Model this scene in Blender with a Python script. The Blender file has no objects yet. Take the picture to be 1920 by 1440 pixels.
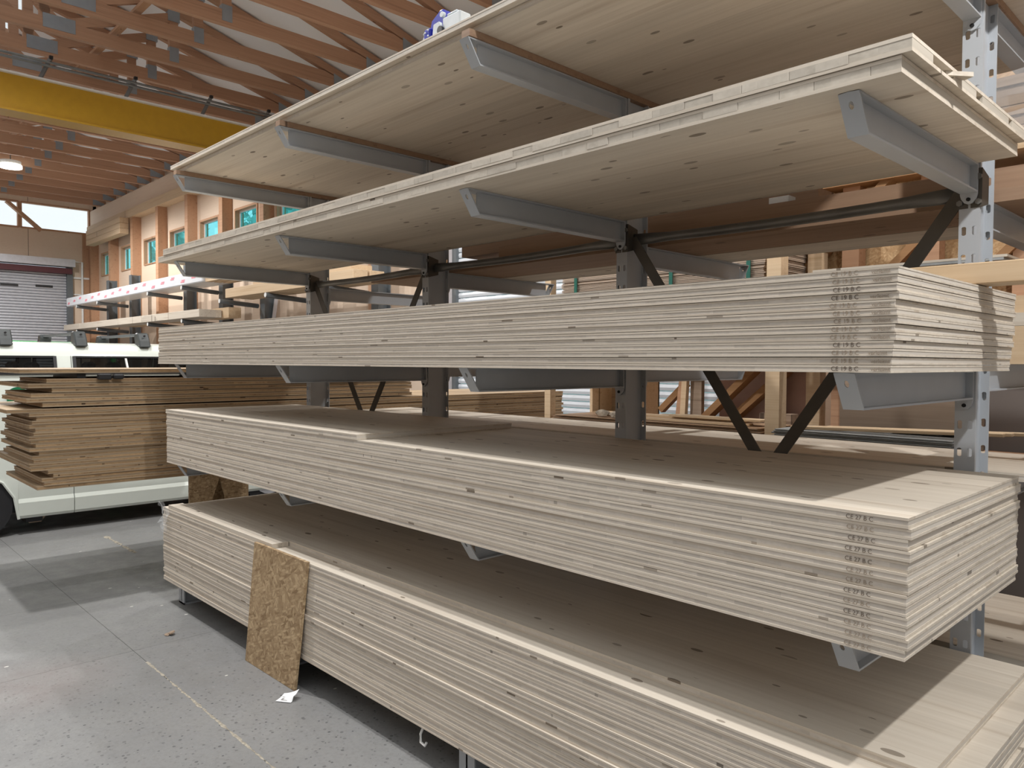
import bpy, bmesh, math, random
from mathutils import Vector, Matrix, noise
random.seed(7)
R = random.Random(11)
sc = bpy.context.scene
C = sc.collection
FZ = 0.03                       # floor level (camera height 1.80 above the datum)

# ------------------------------------------------------------------ camera
cam_d = bpy.data.cameras.new('camera'); cam = bpy.data.objects.new('camera', cam_d); C.objects.link(cam)
cam_d.sensor_fit = 'HORIZONTAL'; cam_d.sensor_width = 36.0; cam_d.lens = 1422.4 / 1920 * 36
cam_d.clip_start = 0.05; cam_d.clip_end = 300
def _cam(yaw, pit, rol):
    fw = Vector((-math.sin(yaw)*math.cos(pit), math.cos(yaw)*math.cos(pit), math.sin(pit)))
    r = Vector((math.cos(yaw), math.sin(yaw), 0)); u = r.cross(fw)
    c, s = math.cos(rol), math.sin(rol)
    r, u = c*r + s*u, -s*r + c*u
    m = Matrix((r, u, -fw)).transposed().to_4x4(); m.translation = (0, 0, 1.80); return m
cam.matrix_world = _cam(0.806805981, -0.028766501, 0.004350192)
sc.camera = cam

# ------------------------------------------------------------------ world, lamps, exposure
w = bpy.data.worlds.new('world'); sc.world = w; w.use_nodes = True
bg = w.node_tree.nodes['Background']; bg.inputs[0].default_value = (0.93, 0.97, 1.0, 1); bg.inputs[1].default_value = 1.2
def lamp(name, loc, power, size, col=(1, 0.985, 0.965)):
    d = bpy.data.lights.new(name, 'SPOT'); d.energy = power; d.shadow_soft_size = size; d.color = col
    d.spot_size = math.radians(164); d.spot_blend = .35
    o = bpy.data.objects.new(name, d); C.objects.link(o); o.location = loc; return o
lamp('hall_and_fill_light', (0.75, 1.62, 4.25), 350, 0.05)
for x, y, p in ((-3.4, 1.3, 250), (-6.75, .75, 1050), (-10.3, 1.5, 350), (-18.6, 1.5, 900), (-23.4, 4.32, 1000), (-1.6, 6.1, 620), (-7.5, 5.2, 420), (-18.6, 5.2, 330)):  # unseen spots short of the visible far lamp added to brighten that end
    lamp('hall_and_fill_light', (x, y, 6.72), p, 0.09)
sc.view_settings.view_transform = 'Standard'; sc.view_settings.look = 'None'
sc.view_settings.gamma = 1.0; sc.view_settings.use_curve_mapping = False
sc.view_settings.exposure = -0.05
try: sc.cycles.use_denoising = True
except Exception: pass

# ------------------------------------------------------------------ node helpers / materials
class NT:
    def __init__(s, name):
        s.m = bpy.data.materials.new(name); s.m.use_nodes = True; s.t = s.m.node_tree; s.n = s.t.nodes; s.l = s.t.links
        s.b = s.n['Principled BSDF']
    def node(s, typ, ins=None, **kw):
        n = s.n.new(typ)
        for k, v in kw.items(): setattr(n, k, v)
        for k, v in (ins or {}).items():
            if hasattr(v, 'is_output'): s.l.new(v, n.inputs[k])
            else: n.inputs[k].default_value = v
        return n
    def math(s, op, a, b=0.0, c=0.0):
        return s.node('ShaderNodeMath', {0: a, 1: b, 2: c}, operation=op).outputs[0]
    def mix(s, f, a, b, bt='MIX'):
        n = s.n.new('ShaderNodeMix'); n.data_type = 'RGBA'; n.blend_type = bt
        for i, v in ((0, f), (6, a), (7, b)):
            if hasattr(v, 'is_output'): s.l.new(v, n.inputs[i])
            else: n.inputs[i].default_value = v if i == 0 else (tuple(v) + (1,) if len(v) == 3 else v)
        return n.outputs[2]
    def ramp(s, f, *st):
        n = s.n.new('ShaderNodeValToRGB'); s.l.new(f, n.inputs[0])
        e = n.color_ramp.elements
        while len(e) < len(st): e.new(0.5)
        for el, (p, c) in zip(e, st):
            el.position = p; el.color = (c, c, c, 1) if isinstance(c, (int, float)) else tuple(c) + (1,)
        return n.outputs[0]
    def coords(s, rnd=60.0, swap=False):
        tc = s.node('ShaderNodeTexCoord').outputs['Object']
        oi = s.node('ShaderNodeObjectInfo').outputs['Random']
        off = s.math('MULTIPLY', oi, rnd)
        v = s.node('ShaderNodeVectorMath', {0: tc, 1: s.node('ShaderNodeCombineXYZ', {0: off, 1: s.math('MULTIPLY', off, 0.37), 2: s.math('MULTIPLY', off, .71)}).outputs[0]}, operation='ADD').outputs[0]
        sp = s.node('ShaderNodeSeparateXYZ', {0: v}).outputs
        return (sp[1], sp[0], sp[2], oi) if swap else (sp[0], sp[1], sp[2], oi)
    def vec(s, x, y, z):
        return s.node('ShaderNodeCombineXYZ', {0: x, 1: y, 2: z}).outputs[0]
    def noise(s, v, scale=1.0, detail=3.0, rough=0.5, dist=0.0):
        return s.node('ShaderNodeTexNoise', {'Vector': v, 'Scale': scale, 'Detail': detail, 'Roughness': rough, 'Distortion': dist}).outputs['Fac']
    def done(s, col, rough=0.6, bump=None, bstr=0.2, spec=0.3, metal=0.0):
        for k, v in (('Base Color', col), ('Roughness', rough), ('Specular IOR Level', spec), ('Metallic', metal)):
            if hasattr(v, 'is_output'): s.l.new(v, s.b.inputs[k])
            else: s.b.inputs[k].default_value = (tuple(v) + (1,)) if isinstance(v, tuple) and len(v) == 3 else v
        if bump is not None:
            bn = s.node('ShaderNodeBump', {'Height': bump, 'Strength': bstr, 'Distance': 0.004})
            s.l.new(bn.outputs[0], s.b.inputs['Normal'])
        return s.m

def wood(name, base, dark, swap=False, lane=0.115, knots=0.5, lanevar=0.10, streak=0.35, rough=0.62, spec=0.25, blocks=0.0, objvar=0.06):
    """solid timber: grain runs along local x (y when swap); lanes are the glued lamellae, knots sit in some of them"""
    t = NT(name); x, y, z, oi = t.coords(swap=swap)
    wob = t.math('MULTIPLY', t.noise(t.vec(t.math('MULTIPLY', x, .5), y, z), 1.0, 1), 0.02)
    li = t.math('FLOOR', t.math('DIVIDE', t.math('ADD', y, wob if blocks == 0 else 0.0), lane))
    lv = t.node('ShaderNodeTexWhiteNoise', {'W': li}, noise_dimensions='1D').outputs['Value']
    xo = t.math('ADD', x, t.math('MULTIPLY', lv, 37.0))
    g = t.noise(t.vec(t.math('MULTIPLY', xo, 1.3), t.math('MULTIPLY', y, 46), t.math('MULTIPLY', z, 60)), 1.0, 4, .6)
    st = t.noise(t.vec(t.math('MULTIPLY', xo, .55), t.math('MULTIPLY', y, 13), t.math('MULTIPLY', z, 25)), 1.0, 3, .55)
    fg = t.ramp(g, (.35, 0.0), (.75, 1.0))
    fs = t.ramp(st, (.56, 0.0), (.74, 1.0))
    col = t.mix(t.math('MULTIPLY', fg, .28), base, dark)
    col = t.mix(t.math('MULTIPLY', fs, streak), col, dark)
    val = t.math('ADD', 1.0 - lanevar*.5 - objvar*.5, t.math('ADD', t.math('MULTIPLY', lv, lanevar), t.math('MULTIPLY', oi, objvar)))
    col = t.mix(1.0, col, t.node('ShaderNodeCombineColor', {0: val, 1: val, 2: val}).outputs[0], 'MULTIPLY')
    if knots > 0:
        vv = t.node('ShaderNodeTexVoronoi', {'Vector': t.vec(t.math('MULTIPLY', xo, 3.0), t.math('MULTIPLY', y, 7.0), 0.0), 'Scale': 1.0, 'Randomness': 1.0}, voronoi_dimensions='2D')
        sel = t.node('ShaderNodeSeparateColor', {0: vv.outputs['Color']}).outputs
        rad = t.math('MULTIPLY', t.math('GREATER_THAN', sel[0], 1.0 - knots), t.math('ADD', .03, t.math('MULTIPLY', sel[1], .065)))
        k = t.math('LESS_THAN', vv.outputs['Distance'], rad)
        kd = t.math('MULTIPLY', k, t.math('ADD', .45, t.math('MULTIPLY', sel[2], .5)))
        col = t.mix(kd, col, tuple(c*.42 for c in dark))
    return t.done(col, rough, g, .12, spec)

def flat(name, col, rough=.5, spec=.4, metal=0.0, var=.05, nscale=9.0):
    t = NT(name); x, y, z, oi = t.coords()
    n = t.noise(t.vec(x, y, z), nscale, 4)
    c = t.mix(t.ramp(n, (.3, 0.0), (.7, 1.0)), tuple(v*(1-var) for v in col), tuple(min(1, v*(1+var)) for v in col))
    return t.done(c, rough, None, 0, spec, metal)

PALE = (.65, .585, .495); PALED = (.37, .285, .205)
M = {}
M['face'] = wood('spruce_face_ply', PALE, PALED, knots=.5, lane=.13, lanevar=.16, streak=.55)
M['core'] = wood('spruce_core_ply', (.60, .55, .485), (.38, .33, .275), swap=True, lane=.09, knots=.1, lanevar=.20, streak=.3)
M['corelam'] = wood('spruce_end_grain', (.57, .52, .445), (.31, .265, .205), swap=True, lane=.09, knots=.05, lanevar=.1, objvar=.22)
M['brownply'] = wood('aged_spruce_ply', (.42, .315, .205), (.18, .10, .055), knots=.3, lanevar=.22, streak=.7, lane=.1, objvar=.16)
M['browncore'] = wood('aged_spruce_core', (.42, .28, .15), (.14, .07, .03), swap=True, lane=.3, lanevar=.5, knots=.2, streak=.8, objvar=.2)
M['truss'] = wood('truss_timber', (.50, .30, .195), (.25, .13, .08), knots=.1, lane=.3, streak=.5, objvar=.12)
M['trussy'] = wood('truss_timber_across', (.50, .30, .195), (.25, .13, .08), swap=True, knots=.1, lane=.3, streak=.5, objvar=.12)
M['redwood'] = wood('reddish_timber', (.34, .225, .15), (.17, .095, .06), knots=.4, lane=.14, streak=.6)
M['stud'] = wood('stud_timber', (.52, .31, .19), (.28, .13, .07), knots=.4, lane=.3, streak=.5)
M['paletimber'] = wood('pale_timber', (.66, .50, .33), (.42, .25, .12), knots=.35, lane=.16, streak=.45)
M['orange'] = wood('orange_timber', (.34, .185, .085), (.19, .09, .035), knots=.2, lane=.2, streak=.5)
M['weathered'] = wood('weathered_timber', (.36, .27, .20), (.13, .08, .05), knots=.5, lane=.1, streak=.8)
M['wallply'] = wood('wall_plywood', (.74, .59, .46), (.60, .45, .33), knots=.04, lane=1.2, streak=.25, lanevar=.05)
M['steel'] = flat('grey_painted_steel', (.40, .425, .455), .38, .5, var=.03)
M['steelback'] = flat('grey_painted_steel_back', (.40, .43, .47), .38, .5, var=.03)
M['zinc'] = flat('galvanised_tube', (.17, .17, .165), .42, .6, .55, .22, 5)
M['darkbar'] = flat('dark_brace_steel', (.085, .078, .068), .5, .5, .4, .1)
M['darksteel'] = flat('dark_grey_steel', (.13, .145, .155), .45, .5, .2)
M['barfoot'] = flat('roof_bar_plastic', (.045, .05, .05), .45)
M['black'] = flat('black_plastic', (.018, .018, .02), .45)
M['hole'] = flat('hole_shadow_black', (.012, .012, .012), .9)
M['plate'] = flat('nail_plate_zinc', (.34, .38, .42), .4, .5, .5)
M['deck'] = flat('white_roof_deck', (.93, .94, .96), .7, .2, var=.02, nscale=1.5)
M['yellow'] = flat('crane_yellow', (.50, .285, .02), .35, .5, var=.04)
M['white'] = flat('white_painted', (.78, .78, .76), .4)
M['van'] = flat('van_white_paint', (.68, .72, .66), .16, .6, var=.01)
M['rubber'] = flat('tyre_rubber', (.02, .02, .022), .7)
M['blue'] = flat('blue_painted_casing', (.025, .035, .36), .35)
M['lightgrey'] = flat('light_grey_casing', (.62, .66, .68), .4)
M['green'] = flat('green_paint', (.01, .14, .06), .4)
M['brightgreen'] = flat('bright_green_paint', (.01, .35, .07), .4)
M['ink'] = flat('faded_black_ink', (.16, .13, .105), .8, .1)
M['inkfaint'] = flat('very_faded_ink', (.33, .27, .21), .8, .1)
M['pink'] = flat('pink_print', (.85, .28, .34), .6)
M['strapgreen'] = flat('green_strap', (.01, .11, .08), .5)
M['greyboard'] = flat('grey_fibre_board', (.30, .305, .30), .7, .2, var=.12)
M['shutter'] = flat('shutter_grey', (.58, .59, .63), .35, .5, .3, .06)
M['shutterw'] = flat('shutter_light_grey', (.66, .69, .73), .35, .5, .1, .04)
M['maroon'] = flat('maroon_seal', (.10, .03, .035), .6)
M['greywall'] = flat('grey_wall_board', (.33, .285, .26), .8, .2, var=.05, nscale=1.5)
M['paper'] = flat('white_paper', (.85, .86, .87), .7)
M['sawdust'] = flat('sawdust', (.37, .335, .275), .95, .05, var=.3, nscale=60)
M['stone'] = flat('rough_offcut', (.40, .34, .27), .9, .1, var=.35, nscale=14)
M['amber'] = flat('amber_beacon', (.85, .22, .02), .3)
M['hillgreen'] = flat('foliage_green', (.36, .62, .58), .8, .2, var=.4, nscale=3)
M['bark'] = flat('bark', (.12, .08, .05), .9)
M['plaster'] = flat('white_facade', (.8, .8, .78), .8)
M['brownsheet'] = wood('thin_brown_sheet', (.40, .26, .16), (.2, .1, .05), knots=0, lane=.4, streak=.5, objvar=.5)
M['palestrip'] = wood('strapped_board', (.40, .315, .245), (.24, .17, .12), knots=0, lane=.4, streak=.4, objvar=.5)

def osb(name, c1, c2, c3):
    t = NT(name); x, y, z, oi = t.coords()
    sm = None
    col = None
    for i, (sx, sz, a) in enumerate(((62, 13, .18), (70, 17, -.45), (58, 15, .85), (80, 20, -1.2))):
        xr = t.math('ADD', t.math('MULTIPLY', x, math.cos(a)), t.math('MULTIPLY', z, math.sin(a)))
        zr_ = t.math('SUBTRACT', t.math('MULTIPLY', z, math.cos(a)), t.math('MULTIPLY', x, math.sin(a)))
        v = t.node('ShaderNodeTexVoronoi', {'Vector': t.vec(t.math('MULTIPLY', xr, sx), t.math('MULTIPLY', y, 40), t.math('ADD', t.math('MULTIPLY', zr_, sz), 5.3*i)), 'Scale': 1.0})
        sp = t.node('ShaderNodeSeparateColor', {0: v.outputs['Color']}).outputs
        c = t.mix(sp[0], c1, c2); c = t.mix(t.math('MULTIPLY', t.math('GREATER_THAN', sp[1], .88), .6), c, c3)
        c = t.mix(t.math('MULTIPLY', t.ramp(v.outputs['Distance'], (.35, 0.0), (.75, 1.0)), .45), c, c3)
        col = c if col is None else t.mix(t.math('GREATER_THAN', sp[2], .60), col, c)
        sm = sp[0] if sm is None else t.math('ADD', sm, sp[0])
    return t.done(col, .6, sm, .25, .3)
M['osb'] = osb('oriented_strand_board', (.36, .25, .14), (.55, .41, .25), (.19, .115, .055))
M['osbpale'] = osb('pale_strand_board', (.50, .31, .15), (.66, .46, .26), (.34, .19, .08))

def concrete():
    t = NT('concrete_floor'); tc = t.node('ShaderNodeTexCoord').outputs['Object']
    sp = t.node('ShaderNodeSeparateXYZ', {0: tc}).outputs; x, y = sp[0], sp[1]
    n1 = t.noise(tc, .9, 4, .55); n2 = t.noise(tc, 7, 5, .6); n3 = t.noise(tc, 55, 3, .6)
    base = t.mix(t.ramp(n1, (.3, 0.0), (.7, 1.0)), (.185, .183, .18), (.27, .268, .262))
    base = t.mix(t.math('MULTIPLY', t.ramp(n2, (.35, 0.0), (.7, 1.0)), .35), base, (.20, .20, .205))
    base = t.mix(t.math('MULTIPLY', t.ramp(n3, (.45, 0.0), (.7, 1.0)), .35), base, (.16, .155, .15))
    # exposed aggregate and wood flakes, mostly near the camera where the surface is worn
    worn = t.ramp(t.math('ADD', x, t.math('MULTIPLY', n1, 1.6)), (0.0, 0.0), (1.0, 1.0))
    wornm = t.node('ShaderNodeMapRange', {0: t.math('ADD', x, t.math('MULTIPLY', n1, 1.2)), 1: -5.4, 2: -3.6, 3: 0.15, 4: 1.0}).outputs[0]
    v = t.node('ShaderNodeTexVoronoi', {'Vector': tc, 'Scale': 46.0}); vs = t.node('ShaderNodeSeparateColor', {0: v.outputs['Color']}).outputs
    ag = t.math('MULTIPLY', t.math('LESS_THAN', v.outputs['Distance'], t.math('MULTIPLY', vs[1], .42)), t.math('GREATER_THAN', vs[0], .25))
    agc = t.mix(vs[2], (.055, .055, .06), (.36, .35, .34))
    col = t.mix(t.math('MULTIPLY', t.math('MULTIPLY', ag, wornm), .95), base, agc)
    v2 = t.node('ShaderNodeTexVoronoi', {'Vector': t.vec(t.math('MULTIPLY', x, 9), t.math('MULTIPLY', y, 5.5), 0.0), 'Scale': 1.0}); v2s = t.node('ShaderNodeSeparateColor', {0: v2.outputs['Color']}).outputs
    fl = t.math('MULTIPLY', t.math('LESS_THAN', v2.outputs['Distance'], t.math('MULTIPLY', v2s[1], .085)), t.math('GREATER_THAN', v2s[0], .55))
    col = t.mix(t.math('MULTIPLY', fl, .85), col, (.72, .70, .64))
    ol = t.math('MULTIPLY', t.node('ShaderNodeMapRange', {0: t.node('ShaderNodeVectorMath', {0: tc, 1: (-4.75, .95, 0)}, operation='DISTANCE').outputs['Value'], 1: .15, 2: .5, 3: .5, 4: 0.0}).outputs[0], n2)
    col = t.mix(ol, col, (.27, .20, .18))
    return t.done(col, t.ramp(n2, (.3, .38), (.7, .62)), n3, .25, .35)
M['concrete'] = concrete()

def glass(name, tint, gloss=.08):
    m = bpy.data.materials.new(name); m.use_nodes = True; n = m.node_tree.nodes; l = m.node_tree.links
    n.remove(n['Principled BSDF'])
    tr = n.new('ShaderNodeBsdfTransparent'); tr.inputs[0].default_value = tint + (1,)
    gl = n.new('ShaderNodeBsdfGlossy'); gl.inputs['Roughness'].default_value = .03
    mx = n.new('ShaderNodeMixShader'); fr = n.new('ShaderNodeFresnel'); ge = n.new('ShaderNodeNewGeometry'); mr = n.new('ShaderNodeMapRange'); mr.inputs[3].default_value = 1.45; mr.inputs[4].default_value = 1/1.45; l.new(ge.outputs['Backfacing'], mr.inputs[0]); l.new(mr.outputs[0], fr.inputs[0])
    l.new(fr.outputs[0], mx.inputs[0]); l.new(tr.outputs[0], mx.inputs[1]); l.new(gl.outputs[0], mx.inputs[2]); l.new(mx.outputs[0], n['Material Output'].inputs[0])
    return m
M['glass'] = glass('clear_glass', (.95, .97, .97))
M['glasstint'] = glass('tinted_glass', (.50, .96, 1.0))
M['vanglass'] = glass('dark_van_glass', (.22, .24, .24))
def film():
    m = bpy.data.materials.new('plastic_film'); m.use_nodes = True; n = m.node_tree.nodes; l = m.node_tree.links
    b = n['Principled BSDF']; b.inputs['Base Color'].default_value = (.86, .88, .9, 1); b.inputs['Roughness'].default_value = .25
    tr = n.new('ShaderNodeBsdfTransparent'); mx = n.new('ShaderNodeMixShader'); mx.inputs[0].default_value = .22
    l.new(tr.outputs[0], mx.inputs[1]); l.new(b.outputs[0], mx.inputs[2]); l.new(mx.outputs[0], n['Material Output'].inputs[0]); return m
M['film'] = film()
def wrap():
    t = NT('white_wrapping_film'); x, y, z, oi = t.coords(0.0)
    n = t.noise(t.vec(t.math('MULTIPLY', x, 2), t.math('MULTIPLY', y, 9), t.math('MULTIPLY', z, 9)), 1.5, 4)
    return t.done(t.mix(n, (.68, .72, .78), (.88, .89, .9)), .25, n, .4, .5)
M['wrap'] = wrap()
def emit(name, col, s):
    m = bpy.data.materials.new(name); m.use_nodes = True; b = m.node_tree.nodes['Principled BSDF']
    b.inputs['Emission Color'].default_value = col + (1,); b.inputs['Emission Strength'].default_value = s; b.inputs['Base Color'].default_value = col + (1,); return m
M['lampglow'] = emit('lamp_glow', (1, 1, .93), 9.0)

# ------------------------------------------------------------------ mesh helpers
class MB:
    def __init__(s): s.v = []; s.f = []
    def box(s, x0, x1, y0, y1, z0, z1):
        b = len(s.v)
        s.v += [(x0, y0, z0), (x1, y0, z0), (x1, y1, z0), (x0, y1, z0), (x0, y0, z1), (x1, y0, z1), (x1, y1, z1), (x0, y1, z1)]
        s.f += [tuple(b+i for i in q) for q in ((0, 3, 2, 1), (4, 5, 6, 7), (0, 1, 5, 4), (1, 2, 6, 5), (2, 3, 7, 6), (3, 0, 4, 7))]
        return s
    def prism(s, poly, a, b, axis='x'):
        """polygon (2-D list) extruded along an axis between a and b"""
        k = len(s.v); n = len(poly)
        def P(p, t): return (t, p[0], p[1]) if axis == 'x' else ((p[0], t, p[1]) if axis == 'y' else (p[0], p[1], t))
        s.v += [P(p, a) for p in poly] + [P(p, b) for p in poly]
        s.f.append(tuple(k+i for i in range(n))); s.f.append(tuple(k+n+i for i in reversed(range(n))))
        for i in range(n): s.f.append((k+i, k+n+i, k+n+(i+1) % n, k+(i+1) % n))
        return s
    def bar(s, p, q, w, h, up=(0, 0, 1)):
        """rectangular bar from p to q"""
        p, q = Vector(p), Vector(q); d = (q-p).normalized(); u = Vector(up)
        sd = d.cross(u).normalized(); u = sd.cross(d).normalized(); k = len(s.v)
        for c in (p, q):
            for a, b in ((-1, -1), (1, -1), (1, 1), (-1, 1)): s.v.append(tuple(c + sd*a*w/2 + u*b*h/2))
        s.f += [tuple(k+i for i in f) for f in ((0, 1, 2, 3), (7, 6, 5, 4), (0, 4, 5, 1), (1, 5, 6, 2), (2, 6, 7, 3), (3, 7, 4, 0))]
        return s
    def tube(s, pts, r, n=10, cap=True, flat=None):
        pts = [Vector(p) for p in pts]; k = len(s.v)
        for i, p in enumerate(pts):
            d = (pts[min(i+1, len(pts)-1)] - pts[max(i-1, 0)]).normalized()
            a = d.cross(Vector((0, 0, 1)));  a = a.normalized() if a.length > 1e-4 else Vector((1, 0, 0)); b = a.cross(d).normalized()
            ra, rb = (r, r) if not flat else flat(i)
            for j in range(n):
                t = 2*math.pi*j/n; s.v.append(tuple(p + a*ra*math.cos(t) + b*rb*math.sin(t)))
        for i in range(len(pts)-1):
            for j in range(n): s.f.append((k+i*n+j, k+i*n+(j+1) % n, k+(i+1)*n+(j+1) % n, k+(i+1)*n+j))
        if cap: s.f.append(tuple(k+j for j in reversed(range(n)))); s.f.append(tuple(k+(len(pts)-1)*n+j for j in range(n)))
        return s
    def cyl(s, c, r, h, axis='z', n=16):
        d = {'x': (h, 0, 0), 'y': (0, h, 0), 'z': (0, 0, h)}[axis]; c = Vector(c); k = len(s.v)
        ax = {'x': ((0, 1, 0), (0, 0, 1)), 'y': ((0, 0, 1), (1, 0, 0)), 'z': ((1, 0, 0), (0, 1, 0))}[axis]
        for e in (0, 1):
            for j in range(n):
                t = 2*math.pi*j/n; s.v.append(tuple(c + Vector(d)*e + Vector(ax[0])*r*math.cos(t) + Vector(ax[1])*r*math.sin(t)))
        s.f.append(tuple(k+j for j in reversed(range(n)))); s.f.append(tuple(k+n+j for j in range(n)))
        for j in range(n): s.f.append((k+j, k+(j+1) % n, k+n+(j+1) % n, k+n+j))
        return s
    def mesh(s, name, smooth=False, bevel=0.0, fix=False):
        me = bpy.data.meshes.new(name); me.from_pydata(s.v, [], s.f)
        if bevel > 0 or fix:
            bm = bmesh.new(); bm.from_mesh(me)
            bmesh.ops.recalc_face_normals(bm, faces=bm.faces)
            if bevel > 0: bmesh.ops.bevel(bm, geom=list(bm.edges), offset=bevel, segments=1, affect='EDGES', clamp_overlap=True)
            bm.to_mesh(me); bm.free()
        if smooth:
            for p in me.polygons: p.use_smooth = True
        me.update(); return me

def obj(name, me, mat=None, parent=None, loc=None, rot=None):
    if isinstance(me, MB): me = me.mesh(name, fix=True)
    if mat is not None and not me.materials: me.materials.append(M[mat] if isinstance(mat, str) else mat)
    o = bpy.data.objects.new(name, me); C.objects.link(o)
    if parent is not None: o.parent = parent
    if loc is not None: o.location = loc
    if rot is not None: o.rotation_euler = rot
    return o
def tag(o, label=None, cat=None, group=None, kind=None):
    if label: o['label'] = label
    if cat: o['category'] = cat
    if group: o['group'] = group
    if kind: o['kind'] = kind
    return o
def thing(name, label, cat, loc=(0, 0, 0), rotz=0.0, group=None):
    o = bpy.data.objects.new(name, None); C.objects.link(o); o.empty_display_size = .1
    o.location = loc; o.rotation_euler = (0, 0, rotz); return tag(o, label, cat, group)
def struct(name, me, mat, parent=None, loc=None):
    o = obj(name, me, mat, parent, loc)
    if parent is None: o['kind'] = 'structure'
    return o
def box(x0, x1, y0, y1, z0, z1): return MB().box(x0, x1, y0, y1, z0, z1)
def cbox(name, lx, ly, lz, bevel=0.0):
    return MB().box(-lx/2, lx/2, -ly/2, ly/2, 0, lz).mesh(name, bevel=bevel, fix=True)
ORD = ['topmost', 'second', 'third', 'fourth', 'fifth', 'sixth', 'seventh', 'eighth', 'ninth', 'tenth', 'eleventh', 'twelfth', 'thirteenth', 'fourteenth', 'fifteenth', 'sixteenth', 'seventeenth', 'eighteenth', 'nineteenth', 'twentieth', 'twenty-first', 'twenty-second', 'twenty-third', 'twenty-fourth', 'twenty-fifth', 'twenty-sixth']
def nth(i): return ORD[i] if i else 'topmost'
_txt = {}
def text_mesh(s, size, depth=.0004, bold=0.0):
    k = (s, size)
    if k not in _txt:
        cu = bpy.data.curves.new('lettering', 'FONT'); cu.body = s; cu.size = size; cu.extrude = depth/2; cu.offset = bold
        o = bpy.data.objects.new('lettering', cu); C.objects.link(o)
        bpy.context.view_layer.update()
        me = bpy.data.meshes.new_from_object(o.evaluated_get(bpy.context.evaluated_depsgraph_get()))
        bpy.data.objects.remove(o); bpy.data.curves.remove(cu); me.materials.clear(); _txt[k] = me
    return _txt[k]

# ================================================================== SETTING
YW, XE = 8.0, -29.57
fl = struct('floor', box(-31, 14, -9, 9, FZ-.2, FZ-.02), 'concrete')
xs = [-31, -20, -14.6, -10.35, -6.19, -4.9, -1.6, 3.2, 14]; ys = [-9, -2.6, 1.505, 5.2, 9]
for i in range(len(xs)-1):
    for j in range(len(ys)-1):
        g = .0012
        obj('concrete_slab', box(xs[i]+g, xs[i+1]-g, ys[j]+g, ys[j+1]-g, FZ-.03, FZ), 'concrete', fl)
# --- end wall (far gable) with roller door and gable windows
mb = MB(); t0, t1 = XE-.2, XE
mb.box(t0, t1, 7.12, 8.2, FZ, 6.22); mb.box(t0, t1, -9, 2.6, FZ, 6.22); mb.box(t0, t1, 2.6, 7.12, 5.28, 6.22)
mb.box(t0, t1, 7.78, 8.2, 6.22, 7.06); mb.box(t0, t1, 7.9, 8.2, 7.06, 7.2)
mb.prism([(8.2, 7.06), (8.2, 7.3), (1.6, 9.1), (1.6, 8.4), (-9, 8.4), (-9, 7.06)], t0, t1, 'x')
struct('wall_far', mb, 'wallply')
for i, (a, b) in enumerate(((5.74, 7.78), (3.6, 5.66), (1.5, 3.5), (-.6, 1.4))):
    wn = struct('window_%d' % (i+20), MB().box(t0+.05, t1+.02, a-.04, a+.02, 6.2, 7.06).box(t0+.05, t1+.02, b-.02, b+.04, 6.2, 7.06).box(t0+.05, t1+.02, a, b, 6.18, 6.24).box(t0+.05, t1+.02, a, b, 7.03, 7.08), 'stud')
    obj('pane', box(t0+.1, t0+.12, a, b, 6.22, 7.06), 'glass', wn)
struct('wall_far_band', box(t0, t1, -9, -.7, 6.22, 7.06), 'wallply')
struct('trim_gable_brace', MB().bar((XE+.12, 5.30, 7.0), (XE+.12, 6.28, 6.15), .1, .2, (1, 0, 0)).bar((XE+.12, 3.6, 7.0), (XE+.12, 2.6, 6.15), .1, .2, (1, 0, 0)), 'stud')
struct('trim_gable_rail', box(XE, XE+.06, 7.1, 8, 4.62, 4.68).box(XE, XE+.06, 7.1, 8, 4.05, 4.1), 'white')
struct('trim_conduit', MB().tube([(XE+.08, 7.16, 5.2), (XE+.08, 7.52, 5.2), (XE+.08, 7.52, 2.0)], .035, 8), 'white')
struct('trim_corner_boards', box(XE, XE+.05, 7.55, 7.98, 2, 6.2), 'stud')
d = thing('door_1', None, None, (XE, 4.86, FZ)); d['kind'] = 'structure'
sl = MB().prism([(-.02, 0), (.03, .012), (.045, .045), (.03, .085), (-.02, .095)], -2.24, 2.24, 'y').mesh('slat', fix=True)
for k in range(51): obj('slat', sl, 'shutter', d, (.03, 0, .1+k*.095))
obj('door_guide', box(0, .2, 2.16, 2.34, 0, 5.0), 'darksteel', d); obj('door_guide', box(0, .2, -2.34, -2.16, 0, 5.0), 'darksteel', d)
obj('door_housing', box(0, .45, -2.4, 2.36, 4.95, 5.2), 'shutter', d); obj('door_seal', box(.02, .3, -2.3, 2.3, 4.72, 4.9), 'maroon', d)
for y in (-1.6, -.5, .6, 1.6): obj('lock_bar', box(.06, .1, y-.35, y+.15, 4.2+.02*y, 4.27+.02*y), 'black', d)
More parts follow.
